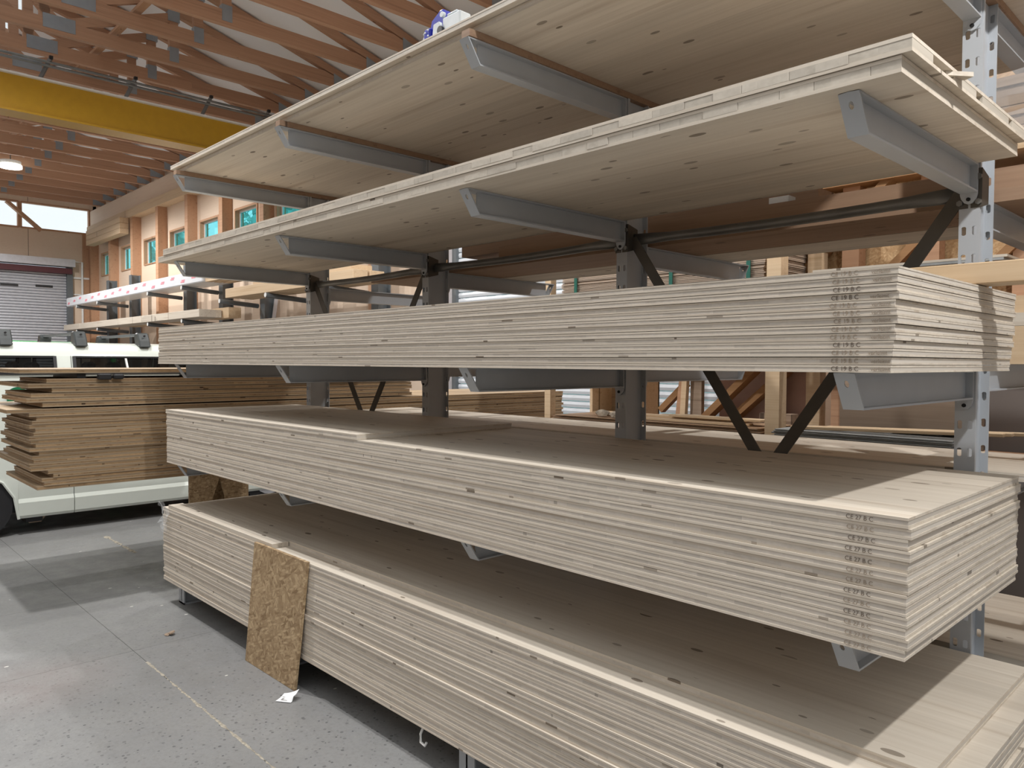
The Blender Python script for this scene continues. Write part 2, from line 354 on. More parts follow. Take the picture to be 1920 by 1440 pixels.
# --- long wall with high windows
wx = [-28.34 + 2.165*i for i in range(9)]
mb = MB(); mb.box(XE-.2, -9.85, YW, YW+.2, FZ, 4.72).box(XE-.2, -9.85, YW, YW+.2, 5.48, 7.3)
edges = [XE-.2]
for x in wx: edges += [x-.6, x+.6]
edges.append(-9.85)
for i in range(0, len(edges), 2): mb.box(edges[i], edges[i+1], YW, YW+.2, 4.72, 5.48)
mb.box(-9.85, 14, YW, YW+.2, 4.6, 7.3).box(-4.62, 14, YW, YW+.2, FZ, 4.6)
struct('wall_long', mb, 'wallply')
for i, x in enumerate(wx):
    f = MB()
    for a, b in ((x-.62, x-.57), (x+.57, x+.62)): f.box(a, b, YW-.03, YW+.19, 4.70, 5.50)
    f.box(x-.57, x+.57, YW-.03, YW+.19, 5.45, 5.50).box(x-.57, x+.57, YW-.03, YW+.19, 4.70, 4.73)
    wn = struct('window_%d' % (i+1), f, 'stud')
    obj('sash', MB().box(x-.57, x-.53, YW+.08, YW+.13, 4.73, 5.45).box(x+.53, x+.57, YW+.08, YW+.13, 4.73, 5.45).box(x-.53, x+.53, YW+.08, YW+.13, 5.41, 5.45).box(x-.53, x+.53, YW+.08, YW+.13, 4.73, 4.77), 'white', wn)
    obj('pane', box(x-.53, x+.53, YW+.1, YW+.11, 4.77, 5.41), 'glasstint', wn)
sm = box(-.1, .1, YW-.26, YW, FZ, 6.2).mesh('trim_stud', fix=True)
for i in range(9): struct('trim_%d' % (i+1), sm, 'stud', None, (-29.4 + 2.2*i, 0, 0))
struct('trim_header', box(XE, 4, YW-.2, YW, 6.45, 7.0), 'wallply')
struct('trim_header_plate', box(XE, 4, YW-.3, YW, 6.2, 6.45), 'paletimber')
t = thing('glulam_offcut', 'short stack of three laminated beams fixed under the header in the far corner', 'beam', (-27.0, 7.6, 5.702))
for k in range(3): obj('beam', cbox('beam', 3.6, .26, .16, .006), 'paletimber', t, (0, 0, .165*k))
# --- roof
sl_, y0_ = .2735, 7.95
def zt(y): return 7.02 + sl_*(y0_-y)
RY = 1.5
def deck(name, ya, yb, mat='deck'):
    lo = .24
    return struct(name, MB().prism([(ya, zt(ya)+lo), (yb, zt(yb)+lo), (yb, zt(yb)+lo+.12), (ya, zt(ya)+lo+.12)], XE-.2, 14, 'x'), mat)
deck('ceiling_long_side', 3.5, 8.3)
zr = zt(RY)+.24
struct('ceiling_far_side', MB().prism([(-5, zr-.2735*6.5), (-9.2, zr-.2735*10.7), (-9.2, zr-.2735*10.7+.12), (-5, zr-.2735*6.5+.12)], XE-.2, 14, 'x'), 'deck')
sk = struct('window_skylight', MB().box(XE, 14, RY-.04, RY+.04, zr-.02, zr+.12), 'white')
for i in range(20):
    x = XE + i*2.2
    obj('glazing_bar', MB().bar((x, 3.5, zt(3.5)+.28), (x, RY, zr+.04), .06, .08).bar((x, -5, zr-.2735*6.5+.04), (x, RY, zr+.04), .06, .08), 'white', sk)  # bars past the ridge cross an unseen opening widened to light the rack front
obj('pane', MB().prism([(RY, zr+.05), (3.5, zt(3.5)+.29), (3.5, zt(3.5)+.30), (RY, zr+.06)], XE, 14, 'x'), 'glass', sk)
# --- the sides of the hall behind the camera: near wall with a window strip, right end with a big open door
struct('wall_near', box(XE-.2, 14, -9.2, -9, FZ, 4.4), 'wallply')
struct('wall_near_top', box(XE-.2, 14, -9.2, -9, 5.6, 7.0), 'wallply')
struct('wall_right', MB().box(13.8, 14, 2.5, 8.2, FZ, 7.2).box(13.8, 14, -9, -4.5, FZ, 6.3).box(13.8, 14, -4.5, 2.5, 4.8, 6.3), 'wallply')
# --- roof trusses
tw = .1
def yz(poly, w=tw): return MB().prism(poly, -w/2, w/2, 'x').mesh('truss_member', fix=True)
def web(y0, z0, y1, z1, h=.15, w=.08):
    return MB().bar((0, y0, z0), (0, y1, z1), w, h, (0, 0, 1) if abs(y1-y0) > abs(z1-z0) else (0, 1, 0)).mesh('web', fix=True)
YB = -4.9
tm = [('bottom_chord', yz([(YB, 7.0), (7.95, 7.0), (7.95, 7.08), (7.35, 7.22), (YB, 7.22)]), 'trussy'),
      ('top_chord', yz([(7.95, zt(7.95)+.06), (7.95, zt(7.95)+.2), (RY, zt(RY)+.22), (RY, zt(RY)+.08)]), 'trussy'),
      ('top_chord', yz([(RY, zt(RY)+.02), (RY, zt(RY)+.22), (YB, zt(2*RY-YB)+.2), (YB, zt(2*RY-YB))]), 'trussy')]
for a in ((5.03, 7.2, 5.03, 7.86), (3.35, 7.2, 4.95, 7.80), (3.05, 7.2, 3.05, 8.4), (3.2, 7.2, 1.7, 8.7), (1.5, 7.2, 1.5, 8.78), (-.1, 7.2, 1.4, 8.7), (-.2, 7.2, -2, 7.95), (-2, 7.2, -2, 7.9)):
    tm.append(('web', web(*a), 'trussy'))
pm = lambda y0, y1, z0, z1: MB().box(-tw/2-.006, tw/2+.006, y0, y1, z0, z1).mesh('nail_plate', fix=True)
tm += [('nail_plate', pm(3.02, 3.48, 7.06, 7.28), 'plate'), ('nail_plate', pm(4.95, 5.11, 7.05, 7.3), 'plate'), ('nail_plate', pm(4.93, 5.13, 7.75, 7.95), 'plate'),
       ('nail_plate', MB().prism([(7.55, 7.02), (7.9, 7.02), (7.9, 7.1), (7.55, 7.22)], -tw/2-.006, tw/2+.006, 'x').mesh('nail_plate', fix=True), 'plate')]
TX = [-10.6 - 1.106*k for k in range(-4, 17)]
for i, x in enumerate(reversed(TX)):
    t = thing('roof_truss', 'brown timber roof truss with nail plates, %s from the far gable wall' % ('first' if i == 0 else ORD[i]), 'roof truss', (x, 0, 0), 0, 'roof trusses across the hall')
    for n, me, m in tm: obj(n, me, m, t)
# a few loose lateral braces tying the trusses
tag(obj('lateral_brace', MB().bar((-29, 4.1, 7.30), (-6, 4.1, 7.30), .12, .05), 'stud'), 'long thin timber runner laid across the truss bottom chords', 'timber')
# --- crane
t = thing('bridge_crane', 'yellow bridge crane girder spanning the hall under the roof trusses', 'crane', (-14, 0, 5.63))
gb = MB().box(-.13, .13, -8, 7.98, .03, .57)
obj('girder', gb, 'yellow', t); obj('flange', box(-.2, .2, -8, 7.98, 0, .03), 'yellow', t); obj('flange', box(-.2, .2, -8, 7.98, .57, .6), 'white', t)
for dz in (0, .06): obj('power_rail', MB().tube([(.24, -8, .79+dz), (.24, 7.9, .79+dz)], .022, 6), 'zinc', t)
for y in [-1, 1.1, 2.97, 4.22, 5.5, 6.6, 7.5]:
    b = obj('rail_bracket', MB().bar((.16, y, .6), (.24, y+.12, .90), .04, .05), 'zinc', t); obj('clamp', cbox('clamp', .06, .05, .05), 'black', b, (.25, y+.13, .90))
# --- high bay lamp in view
t = thing('high_bay_lamp', 'glowing high bay lamp hanging under the roof trusses', 'lamp', (-23.4, 4.32, 6.8))
obj('housing', MB().cyl((0, 0, .07), .24, .1, n=20), 'white', t); obj('diffuser', MB().cyl((0, 0, 0), .26, .07, n=20), 'lampglow', t); obj('hanger', MB().tube([(0, 0, .17), (0, 0, .35)], .012, 6), 'zinc', t)

# ================================================================== THE RACK
UX = [-0.847, -2.418, -4.06, -5.625]
YF, YR = 3.09, 3.26
rack = thing('cantilever_rack', 'tall grey steel cantilever rack carrying timber panels on both sides', 'rack', (-3.2, 3.175, FZ))
RX, RYo = -3.2, 3.175
def rob(name, me, mat, parent=rack, loc=(0, 0, 0), rot=None):
    return obj(name, me, mat, parent, loc, rot)
def plate_holes(w, z0, z1, pitch, y0, y1, cols):
    """vertical plate in xz with slotted holes, thickness y0..y1"""
    mb = MB(); n = int(round((z1-z0)/pitch)); cw = w/cols
    for r in range(n):
        for c in range(cols):
            x0 = -w/2+c*cw; x1 = x0+cw; a = z0+r*pitch; b = a+pitch; cx, cz = (x0+x1)/2, (a+b)/2
            hx, hz, k = .0078, .0155, .004
            inn = [(cx-hx, cz), (cx-hx, cz+hz-k), (cx-hx+k, cz+hz), (cx+hx-k, cz+hz), (cx+hx, cz+hz-k), (cx+hx, cz), (cx+hx, cz-hz+k), (cx+hx-k, cz-hz), (cx-hx+k, cz-hz), (cx-hx, cz-hz+k)]
            out = [(x0, cz), (x0, cz+.02), (x0, b), (x1, b), (x1, cz+.02), (x1, cz), (x1, cz-.02), (x1, a), (x0, a), (x0, cz-.02)]
            k0 = len(mb.v); m = 10
            for y in (y0, y1): mb.v += [(p[0], y, p[1]) for p in inn] + [(p[0], y, p[1]) for p in out]
            for i in range(m):
                j = (i+1) % m
                mb.f.append((k0+i, k0+m+i, k0+m+j, k0+j)); mb.f.append((k0+2*m+i, k0+2*m+j, k0+3*m+j, k0+3*m+i)); mb.f.append((k0+i, k0+j, k0+2*m+j, k0+2*m+i))
    mb.f_side = None
    k = len(mb.v)
    for x in (-w/2, w/2):
        k = len(mb.v); mb.v += [(x, y0, z0), (x, y1, z0), (x, y1, z1), (x, y0, z1)]; mb.f.append((k, k+1, k+2, k+3))
    return mb
ztop = 3.45
fr = plate_holes(.067, 0, 3.1, .1, -.003, .003, 2).mesh('flange')
we = box(-.004, .004, .003, .164, 0, 3.1).box(-.0335, -.031, .003, .02, 0, 3.1).box(.031, .0335, .003, .012, 0, 3.1).mesh('web_plate', fix=True)
bp = box(-.1, .1, -.08, .25, 0, .012).mesh('foot_plate', fix=True)
bolt = MB().cyl((0, 0, 0), .011, .012, 'y', 6).mesh('bolt', fix=True)
def rl(x, y, z): return (x-RX, y-RYo, z-FZ)
for x in UX:
    u = rob('upright', we, 'steel', rack, rl(x, YF, FZ))
    obj('flange', fr, 'steel', u, (0, 0, 0)); obj('flange', fr, 'steel', u, (0, .167, 0))
    # base beam running out under the lowest stack on both sides
    b = rob('base_beam', MB().box(-.05, .05, -1.03, 1.2, .158, .168).box(-.05, .05, -1.03, 1.2, 0, .012).box(-.005, .005, -1.03, 1.2, .012, .158).box(-.05, .05, -1.03, -1.022, 0, .168), 'steel', rack, rl(x, YF, FZ))
def arm_mesh():
    L, h, w2, t_ = 1.05, .102, .028, .006
    bm_ = MB().box(-w2, w2, -L+.0, -.012, -t_, 0).prism([(-L+.068, -h), (-.012, -h-.0), (-.012, -h+t_), (-L+.068, -h+t_)], -w2, w2, 'x').prism([(-L+.07, -h+t_), (-.012, -h+t_), (-.012, -t_), (-L+.07, -t_)], -.003, .003, 'x')
    end = MB()
    pl = [(-w2, 0), (w2, 0), (w2, -h-.005), (w2*.85, -h-.022), (w2*.45, -h-.036), (-w2*.05, -h-.04), (-w2*.5, -h-.034), (-w2*.85, -h-.02), (-w2, -h-.005)]
    end.prism(pl, -.012, -.004, 'y')
    # sloped tip plate with a key hole, built as a ring of quads
    tip = MB(); m = 8
    def T(x, s, dy): return (x, -L+.068*s+dy, -h*s)
    inn = [(.006*math.cos(a), .36+.085*math.sin(a)) for a in [2*math.pi*i/8+math.pi for i in range(8)]]
    inn = [(.007*math.cos(2*math.pi*i/8+math.pi), .30+.10*math.sin(2*math.pi*i/8+math.pi)) for i in range(8)]
    out = [(-w2, .30), (-w2, .02), (0, 0), (w2, .02), (w2, .30), (w2, 1), (0, 1), (-w2, 1)]
    for dy in (-.004, .002): tip.v += [T(p[0], p[1], dy) for p in inn] + [T(p[0], p[1], dy) for p in out]
    for i in range(m):
        j = (i+1) % m
        tip.f += [(i, m+i, m+j, j), (2*m+i, 2*m+j, 3*m+j, 3*m+i), (i, j, 2*m+j, 2*m+i), (m+i, 3*m+i, 3*m+j, m+j)]
    return bm_.mesh('arm', fix=True), end.mesh('end_plate', fix=True), tip.mesh('tip_plate', fix=True)
am, em, tp = arm_mesh()
pin = MB().cyl((0, -.018, -.125), .007, .014, 'y', 8).mesh('pin', fix=True)  # black disc paints the shade inside the hole of the arm lug
FL = {'L1': 3.13, 'L2': 2.515, 'L3': 1.776, 'L4': 1.063}
BL = {'B1': 3.13, 'B2': 2.405, 'B3': 1.80, 'B4': 1.355}
for zz in FL.values():
    for x in UX:
        a = rob('arm', am, 'steel', rack, rl(x, YF-.004, zz)); obj('end_plate', em, 'steel', a); obj('tip_plate', tp, 'steel', a); obj('pin', pin, 'hole', a)
for zz in BL.values():
    for x in UX:
        a = rob('arm', am, 'steelback', rack, rl(x, YR+.004, zz), (0, 0, math.pi)); obj('end_plate', em, 'steelback', a); obj('tip_plate', tp, 'steelback', a); obj('pin', pin, 'hole', a)
# horizontal tubes with flattened ends, diagonal flat braces, brackets
for i in range(3):
    xa, xb = UX[i]-.035, UX[i+1]+.035; n = 14
    pts = [(xa+(xb-xa)*k/n, 3.135, 2.425-.012*math.sin(math.pi*k/n)) for k in range(n+1)]
    def fl_(k, n=n):
        e = min(k, n-k)
        return (.006, .031) if e == 0 else ((.012, .028) if e == 1 else (.0215, .0225))
    rob('brace_tube', MB().tube(pts, .022, 10, True, fl_).mesh('brace_tube', smooth=True, fix=True), 'zinc', rack, rl(0, 0, 0))
for (ia, ib) in ((0, 1), (2, 3)):
    xm = (UX[ia]+UX[ib])/2
    for xu, sgn in ((UX[ia], -1), (UX[ib], 1)):
        b = rob('diagonal_brace', MB().bar((xu+sgn*.035, 3.13, 2.43), (xm-sgn*.028, 3.13, 1.36), .052, .006, (0, 1, 0)).mesh('diagonal_brace', fix=True), 'darkbar', rack, rl(0, 0, 0))
for x in UX:
    for sg in (-1, 1):
        b = rob('brace_bracket', MB().prism([(-.05, -.07), (.03, -.05), (.03, .05), (-.05, .07)], sg*.004, sg*.04, 'x'), 'darkbar', rack, rl(x, 3.135, 2.43))
        obj('bolt', bolt, 'zinc', b, (sg*.03, -.06, .04)); obj('bolt', bolt, 'zinc', b, (sg*.03, -.06, -.05))

# ================================================================== PANELS
def plies(L, W, t, frac=.27, f='face', c='core'):
    a = t*frac
    bt = cbox('face_ply', L, W, a); bc = cbox('core_ply', L-.002, W-.002, t-2*a)
    bt.materials.append(M[f]); bc.materials.append(M[c]); return bt, bc, a, t
def panel(name, label, loc, ms, rot=0.0, group=None, cat='panel'):
    bt, bc, a, t = ms
    e = thing(name, label, cat, loc, rot, group)
    obj('face_ply', bt, None, e, (0, 0, 0)); obj('core_ply', bc, None, e, (0, 0, a)); obj('face_ply', bt, None, e, (0, 0, t-a))
    return e
def mark(parent, s, size, x, y, z, mat='ink'):
    return obj('stamped_mark', text_mesh(s, size), None, parent, (x, y, z), (math.pi/2, 0, 0)), mat
def setmat(o, mat):
    # text meshes are shared; the ink colour is put on the object slot
    if not o.data.materials: o.data.materials.append(M['ink'])
    o.material_slots[0].link = 'OBJECT'; o.material_slots[0].material = M[mat]
# --- L3: thirteen 19 mm panels at eye level
rr = random.Random(3)
def stack(n, z0, ztop_, t, L, W, xl, yf, lab, grp, ms, lean=0.0, jit=.005, text=None, tx=None, name='spruce_panel', jy=.0018):
    pitch = (ztop_-z0-t)/(n-1); out = []
    for k in range(n):
        i = n-1-k
        gap = 0 if k in (0, n-1) else rr.uniform(-.0004, .0005)
        x = xl + L/2 + lean*(k/(n-1)) + rr.uniform(-jit, jit); y = yf + W/2 + rr.uniform(-jy, jy*.6)*(2.6 if rr.random() < .2 else 1); z = z0 + k*pitch + gap
        e = panel(name, lab % nth(i), (x, y, z), ms, rr.uniform(-.0006, .0006), grp); out.append(e)
        if text:
            s, size = text
            o = obj('stamped_mark', text_mesh(s, size), None, e, (tx[0]-x+rr.uniform(-.006, .006), -W/2-.0008, t*.22), (math.pi/2, 0, 0)); setmat(o, 'ink' if rr.random() < .45 else 'inkfaint')
            if tx[1] is not None and rr.random() < .75:
                o = obj('stamped_mark', text_mesh('verleimt', size*.85), None, e, (tx[1]-x+rr.uniform(-.004, .004), -W/2-.0008, t*.25), (math.pi/2, 0, 0)); setmat(o, 'inkfaint')
    return out
m19 = plies(5.13, 1.10, .019); m27 = plies(5.02, 1.04, .0265); m27b = plies(5.2, 1.04, .0265)
stack(13, 1.777, 2.042, .019, 5.13, 1.10, -5.838, 1.985, 'pale thin three-layer spruce panel, %s of the stack at eye level on the rack', 'thin panels stacked at eye level', m19, lean=.012, text=('CE 19 B C', .0165), tx=(-.862, -.762))
s4 = stack(13, 1.064, 1.421, .0265, 5.02, 1.04, -5.68, 1.985, 'pale thick three-layer spruce panel, %s full-length one of the stack stamped 27', 'thick panels stacked below the eye-level stack', m27, lean=-.0, text=('CE 27 B C', .0160), tx=(-.815, None))
ms = plies(2.54, 1.035, .0265)
panel('spruce_panel', 'short pale spruce panel lying on the left half of the stack stamped 27', (-5.69+1.27, 1.982+.5175, 1.4215), ms)
stack(19, .2, .731, .0265, 5.2, 1.04, -5.765, 1.985, 'pale spruce panel, %s of the wide stack on the bottom of the rack', 'panels of the bottom stack', m27b, lean=.006, jit=.008, jy=.0028)
ms = plies(4.98, .97, .028)
panel('spruce_panel', 'brownish spruce panel set back on top of the bottom stack', (-5.61+2.49, 2.09+.485, .7315), ms)
tag(obj('edge_strip', cbox('edge_strip', 1.62, .1, .026), 'face', None, (-5.66+.81, 2.036, .7315)), 'short pale plank strip on the left front edge of the bottom stack', 'plank')
# --- L2: two heavy 42 mm panels with visible core lamellae
def lam_panel(label, xl, xr, y0, y1, z, t, seed, notch=False):
    r = random.Random(seed); a = .0095
    e = thing('laminated_panel', label, 'panel', ((xl+xr)/2, (y0+y1)/2, z)); L = xr-xl; W = y1-y0
    bt = cbox('face_ply', L, W, a); bt.materials.append(M['face'])
    obj('face_ply', bt, None, e, (0, 0, 0)); obj('face_ply', bt, None, e, (0, 0, t-a))
    x = -L/2
    while x < L/2-.02:
        wv = min(r.uniform(.09, .16), L/2-x)
        if L/2-(x+wv) < .05: wv = L/2-x
        last = x+wv > L/2-.01
        segs = [(-W/2, W/2)] if not (last and notch) else [(-W/2, -.36*W), (-.20*W, -.02*W), (.035*W, .3*W), (.335*W, W/2)]
        for ya, yb in segs:
            obj('core_lamella', box(x+.0006, x+wv-.0006, ya+(r.uniform(-.001, .001)), yb, a, t-a), 'corelam', e)
        x += wv
    return e
lam_panel('lower heavy laminated panel of the pair on the second arms from the top', -5.83, -.70, 1.988, 3.075, 2.516, .042, 5)
lam_panel('upper heavy laminated panel of the pair, its right end notched', -5.72, -.675, 1.984, 3.07, 2.5595, .042, 6, True)
o = tag(obj('splinter', MB().bar((-.70, 2.28, 2.585), (-.655, 2.36, 2.59), .03, .012), 'face'), 'pale broken wood splinter sticking out of the notched panel end', 'wood scrap')
# --- L1: panels on battens
for i, x in enumerate(UX):
    tag(obj('batten', cbox('batten', .05, 2.08, .029), 'redwood', None, (x+.01, 3.075, 3.131)), 'brown batten on the highest arm, %s upright from the right' % ['first', 'second', 'third', 'fourth'][i], 'batten', 'battens on the highest front arms')
ms = plies(5.05, 2.05, .027)
panel('spruce_panel', 'lower of the two wide spruce panels on the highest arms', (-5.72+2.525, 2.085+1.025, 3.161), ms)
ms = plies(5.05, 2.05, .027)
panel('spruce_panel', 'upper of the two wide spruce panels on the highest arms', (-5.75+2.525, 2.052+1.025, 3.189), ms)
# hoist lying on top of the highest panel
t = thing('chain_hoist', 'blue and light grey chain hoist lying on the highest panel', 'hoist', (-2.655, 2.12, 3.217)); t.scale = (.5, .5, .5)
obj('gear_casing', MB().prism([(-.13, .02), (-.15, .12), (-.12, .20), (-.01, .255), (.04, .26), (.07, .20), (.05, .02)], -.05, .05, 'y').mesh('gear_casing', bevel=.008), 'blue', t, (-.02, .02, 0))
obj('motor', MB().box(.06, .30, -.07, .06, .02, .15).box(.1, .24, -.055, .045, .15, .18).mesh('motor', bevel=.012), 'lightgrey', t)
obj('front_cover', MB().prism([(-.06, .0), (-.04, .12), (.04, .125), (.07, 0)], -.09, -.05, 'y').mesh('front_cover', bevel=.006), 'lightgrey', t)
obj('brake_cap', MB().cyl((.045, -.065, .19), .024, .03, 'y', 14), 'lightgrey', t); obj('vent', MB().cyl((.06, -.1, .04), .035, .03, 'y', 12), 'black', t)
obj('side_plate', MB().box(-.19, -.10, -.08, -.02, .01, .12).mesh('side_plate', bevel=.012), 'blue', t)
for p in ((-.16, .085), (-.12, .05), (-.12, .1)): obj('screw', MB().cyl((p[0], -.09, p[1]), .008, .012, 'y', 8), 'lightgrey', t)
obj('handle', MB().tube([(-.12, -.06, .02), (-.19, -.06, .015), (-.215, -.06, .05), (-.21, -.06, .09), (-.18, -.06, .11)], .008, 8), 'white', t)

# ================================================================== BACK SIDE OF THE RACK
mb_ = plies(5.6, .72, .03, .33)
panel('spruce_panel', 'pale sheet on the far side of the rack level with the stack stamped 27', (-2.7, 3.29+.36, 1.366), mb_)
mb_ = plies(6.2, .9, .028, .33)
tag(obj('floor_stack', cbox('floor_stack', 5.6, .9, .5), 'face', None, (-2.5, 3.75, .2)), 'low spruce stack on the far side foot of the rack', 'panel stack')
tag(obj('redwood_board', cbox('redwood_board', 4.9, .46, .05), 'redwood', None, (-2.55, 3.51, 2.406)), 'reddish board on the far side of the rack behind the brace tube', 'board')
tag(obj('pale_board', cbox('pale_board', 4.7, .36, .05), 'face', None, (-2.4, 3.935, 2.406)), 'pale board beside the reddish board on the far arms', 'board')
tag(obj('redwood_beam', cbox('redwood_beam', 3.05, .2, .09), 'redwood', None, (-2.1, 3.45, 2.457)), 'long reddish beam stacked on the boards above the brace tube', 'beam')
tag(obj('redwood_beam', cbox('redwood_beam', 2.6, .2, .08), 'redwood', None, (-2.9, 3.62, 2.548)), 'second reddish beam, topmost of those on the far arms', 'beam')
tag(obj('white_batten', cbox('white_batten', .1, .5, .05), 'white', None, (-1.76, 3.7, 2.548)), 'short white painted batten lying across the reddish beams', 'batten')
tag(obj('board', cbox('board', 2.4, .7, .05), 'brownsheet', None, (.1, 3.75, 2.457)), 'brown board on the far arms right of the nearest upright', 'board')
tag(obj('board', cbox('board', 2.2, .6, .06), 'paletimber', None, (.15, 3.7, 2.62)), 'pale board under the film-wrapped bundle', 'board')
tag(obj('block', cbox('block', .12, .5, .11), 'brownsheet', None, (-.2, 3.7, 2.508)), 'wooden spacer block under the film-wrapped bundle', 'block')
t = thing('wrapped_bundle', 'plank bundle wrapped in shiny clear film behind the nearest upright', 'bundle', (.1, 3.72, 2.692))
for k in range(6): obj('plank', cbox('plank', 2.2, .5, .036), 'weathered', t, (rr.uniform(-.02, .02), rr.uniform(-.01, .01), .039*k))
fm = MB(); nx = 40
prof = [(-.27, .0), (-.275, .05), (-.262, .1), (-.278, .15), (-.265, .2), (-.26, .245), (-.1, .27), (.1, .26), (.27, .25)]
for i in range(nx+1):
    for (yy, zz) in prof: fm.v.append((-1.15+2.3*i/nx, yy+rr.uniform(-.008, .008), zz+rr.uniform(-.006, .01)))
q = len(prof)
for i in range(nx):
    for j in range(q-1): fm.f.append((i*q+j, (i+1)*q+j, (i+1)*q+j+1, i*q+j+1))
obj('film', fm, 'film', t)
tag(obj('timber_beam', cbox('timber_beam', 3.2, .12, .066, .003), 'paletimber', None, (.30, 2.70, 2.0455)), 'pale squared beam lying on the eye-level stack beside the nearest upright', 'beam')
tag(obj('knotty_board', cbox('knotty_board', 2.6, .2, .07), 'paletimber', None, (-.2, 3.6, 2.0)), 'pale knotty board on the far side behind the eye-level stack', 'board')
tag(obj('board', cbox('board', 2.4, .6, .05), 'face', None, (.1, 3.75, 1.95)), 'pale board on the far side below the knotty board', 'board')
tag(obj('spacer', cbox('spacer', .5, .6, .148), 'paletimber', None, (-.6, 3.75, 1.801)), 'wooden spacer on the far arm behind the eye-level stack', 'block')

# ================================================================== OSB OFFCUT, PAPER AND FLOOR BITS
t = tag(obj('strand_board', MB().prism([(-.293, 0), (.293, 0), (.392, .712), (-.215, .715)], -.009, .009, 'y').mesh('strand_board', bevel=.0015, fix=True), 'osb', None, (-4.0, 1.948, FZ), (math.radians(-1.9), 0, math.radians(.6))), 'brown strand board offcut leaning against the bottom stack', 'board')
pm_ = MB(); n = 6
for i in range(n+1):
    for j in range(n+1):
        u, v = i/n, j/n
        pm_.v.append((-.065+.13*u+.012*v, -.05+.10*v, .004+.022*(u*u)*(v > .3)+.02*max(0, v-.6)*(1+u)))
for i in range(n):
    for j in range(n): a = i*(n+1)+j; pm_.f.append((a, a+n+1, a+n+2, a+1))
pp = tag(obj('paper_label', pm_, 'paper', None, (-3.645, 1.868, FZ), (0, 0, math.radians(35))), 'crumpled white paper label on the floor by the strand board', 'paper')
pp.scale = (.66, .8, 1.0)
for k in range(7): obj('barcode_bar', box(-.03+.008*k, -.027+.008*k, -.035, .0, .0065, .007), 'ink', pp)
for k in range(3): obj('print_line', box(-.045, .02, .012+.01*k, .015+.01*k, .0068, .0072), 'ink', pp)
def strip(name, pts, w, h, mat, jit=.3):
    mb = MB(); n = len(pts)
    for i, p in enumerate(pts):
        ww = w*(1+rr.uniform(-jit, jit)); 
        mb.v += [(p[0], p[1]-ww/2+rr.uniform(-.004, .004), FZ+.0006), (p[0], p[1], FZ+h*rr.uniform(.5, 1.3)), (p[0], p[1]+ww/2, FZ+.0006)]
    for i in range(n-1):
        a = 3*i; mb.f += [(a, a+3, a+4, a+1), (a+1, a+4, a+5, a+2)]
    return mb
s = obj('sawdust', strip('sawdust', [(-4.66+.02*i, 1.506, 0) for i in range(150)], .011, .003, 'sawdust', .9), 'sawdust'); tag(s, 'thin line of sawdust caught in the floor joint', 'sawdust', None, 'stuff')
s = obj('sawdust', strip('sawdust', [(-8.3+.02*i, 2.30, 0) for i in range(46)], .03, .006, 'sawdust', .9), 'sawdust'); tag(s, 'little heap of sawdust on the floor near the van', 'sawdust', None, 'stuff')
bs = MB()
for k in range(5):
    a = rr.uniform(0, 3.1); bs.bar((-.03*math.cos(a), -.03*math.sin(a), .004), (.035*math.cos(a), .03*math.sin(a), .012+.008*rr.random()), .018, .003)
tag(obj('bark_scrap', bs, 'weathered', None, (-5.03, 1.765, FZ)), 'dark scrap of bark lying alone on the floor', 'scrap')
st = tag(obj('strap_end', MB().tube([(0, 0, .165), (-.012, -.012, .12), (0, -.02, .09), (.03, -.02, .085), (.035, -.015, .1)], .006, 6), 'white', None, (-2.66, 2.02, FZ)), 'white strap end dangling under the bottom stack', 'strap')
fm = MB(); n = 7
for i in range(n):
    for j in range(9): fm.v.append((.02*i+rr.uniform(-.012, .012), rr.uniform(-.02, .012)-.012*math.sin(j), .028*j+rr.uniform(-.01, .01)))
for i in range(n-1):
    for j in range(8): a = i*9+j; fm.f.append((a, a+9, a+10, a+1))
tag(obj('film_scrap', fm, 'film', None, (-5.74, 1.96, .56)), 'torn clear film clinging to the left corner of the bottom stack', 'plastic film')

# ================================================================== BROWN STACK BEHIND THE LEFT END, VAN
def bpanel(label, x0, x1, y0, y1, z, t, grp):
    """old sheets lie with their length along y"""
    e = thing('aged_panel', label, 'panel', ((x0+x1)/2, (y0+y1)/2, z), math.pi/2, grp); L, W = y1-y0, x1-x0; a = t*.3
    obj('face_ply', cbox('face_ply', L, W, a), 'brownply', e); obj('core_ply', cbox('core_ply', L-.004, W-.004, t-2*a), 'browncore', e, (0, 0, a)); obj('face_ply', cbox('face_ply', L, W, a), 'brownply', e, (0, 0, t-a))
n = 21; z = .866
rs = random.Random(9); ps = (1.452-.866)/n
for k in range(n):
    d_ = {20: -.16, 0: .02, 1: .06, 2: .05, 5: -.02, 6: -.03}.get(k, rs.uniform(-.03, .04)); xl_ = {20: -.35, 0: -.12, 5: -.22, 6: -.16, 13: .1}.get(k, rs.uniform(-.12, .1))
    if 3 <= k <= 4: d_ += .1
    bpanel('brown aged panel, %s of the tall stack in front of the van' % nth(n-1-k), -7.2+xl_, -6.25+rs.uniform(-.012, .012), 1.27+d_, 6.84+rs.uniform(-.02, .02), z+k*ps, ps-.0012, 'aged panels of the tall stack')
zz = 1.462
for k in range(6):
    bpanel('brown aged panel, %s of the low pack lying on the tall stack' % nth(5-k), -7.2+rs.uniform(-.12, .1), -6.26+rs.uniform(-.02, .02), 1.27+[.06, -.04, -.01, .12, -.03, .09][k], 4.6+rs.uniform(-.04, .04), zz+.0345*k, .031, 'aged panels of the low pack')
tag(obj('spacer', cbox('spacer', .7, .06, .008), 'weathered', None, (-6.68, 1.9, 1.453)), 'thin spacer between the tall brown stack and the pack on it', 'spacer')
tag(obj('spacer', cbox('spacer', .7, .06, .036), 'black', None, (-6.68, 2.6, 1.668)), 'dark spacer under the raised top panel', 'spacer')
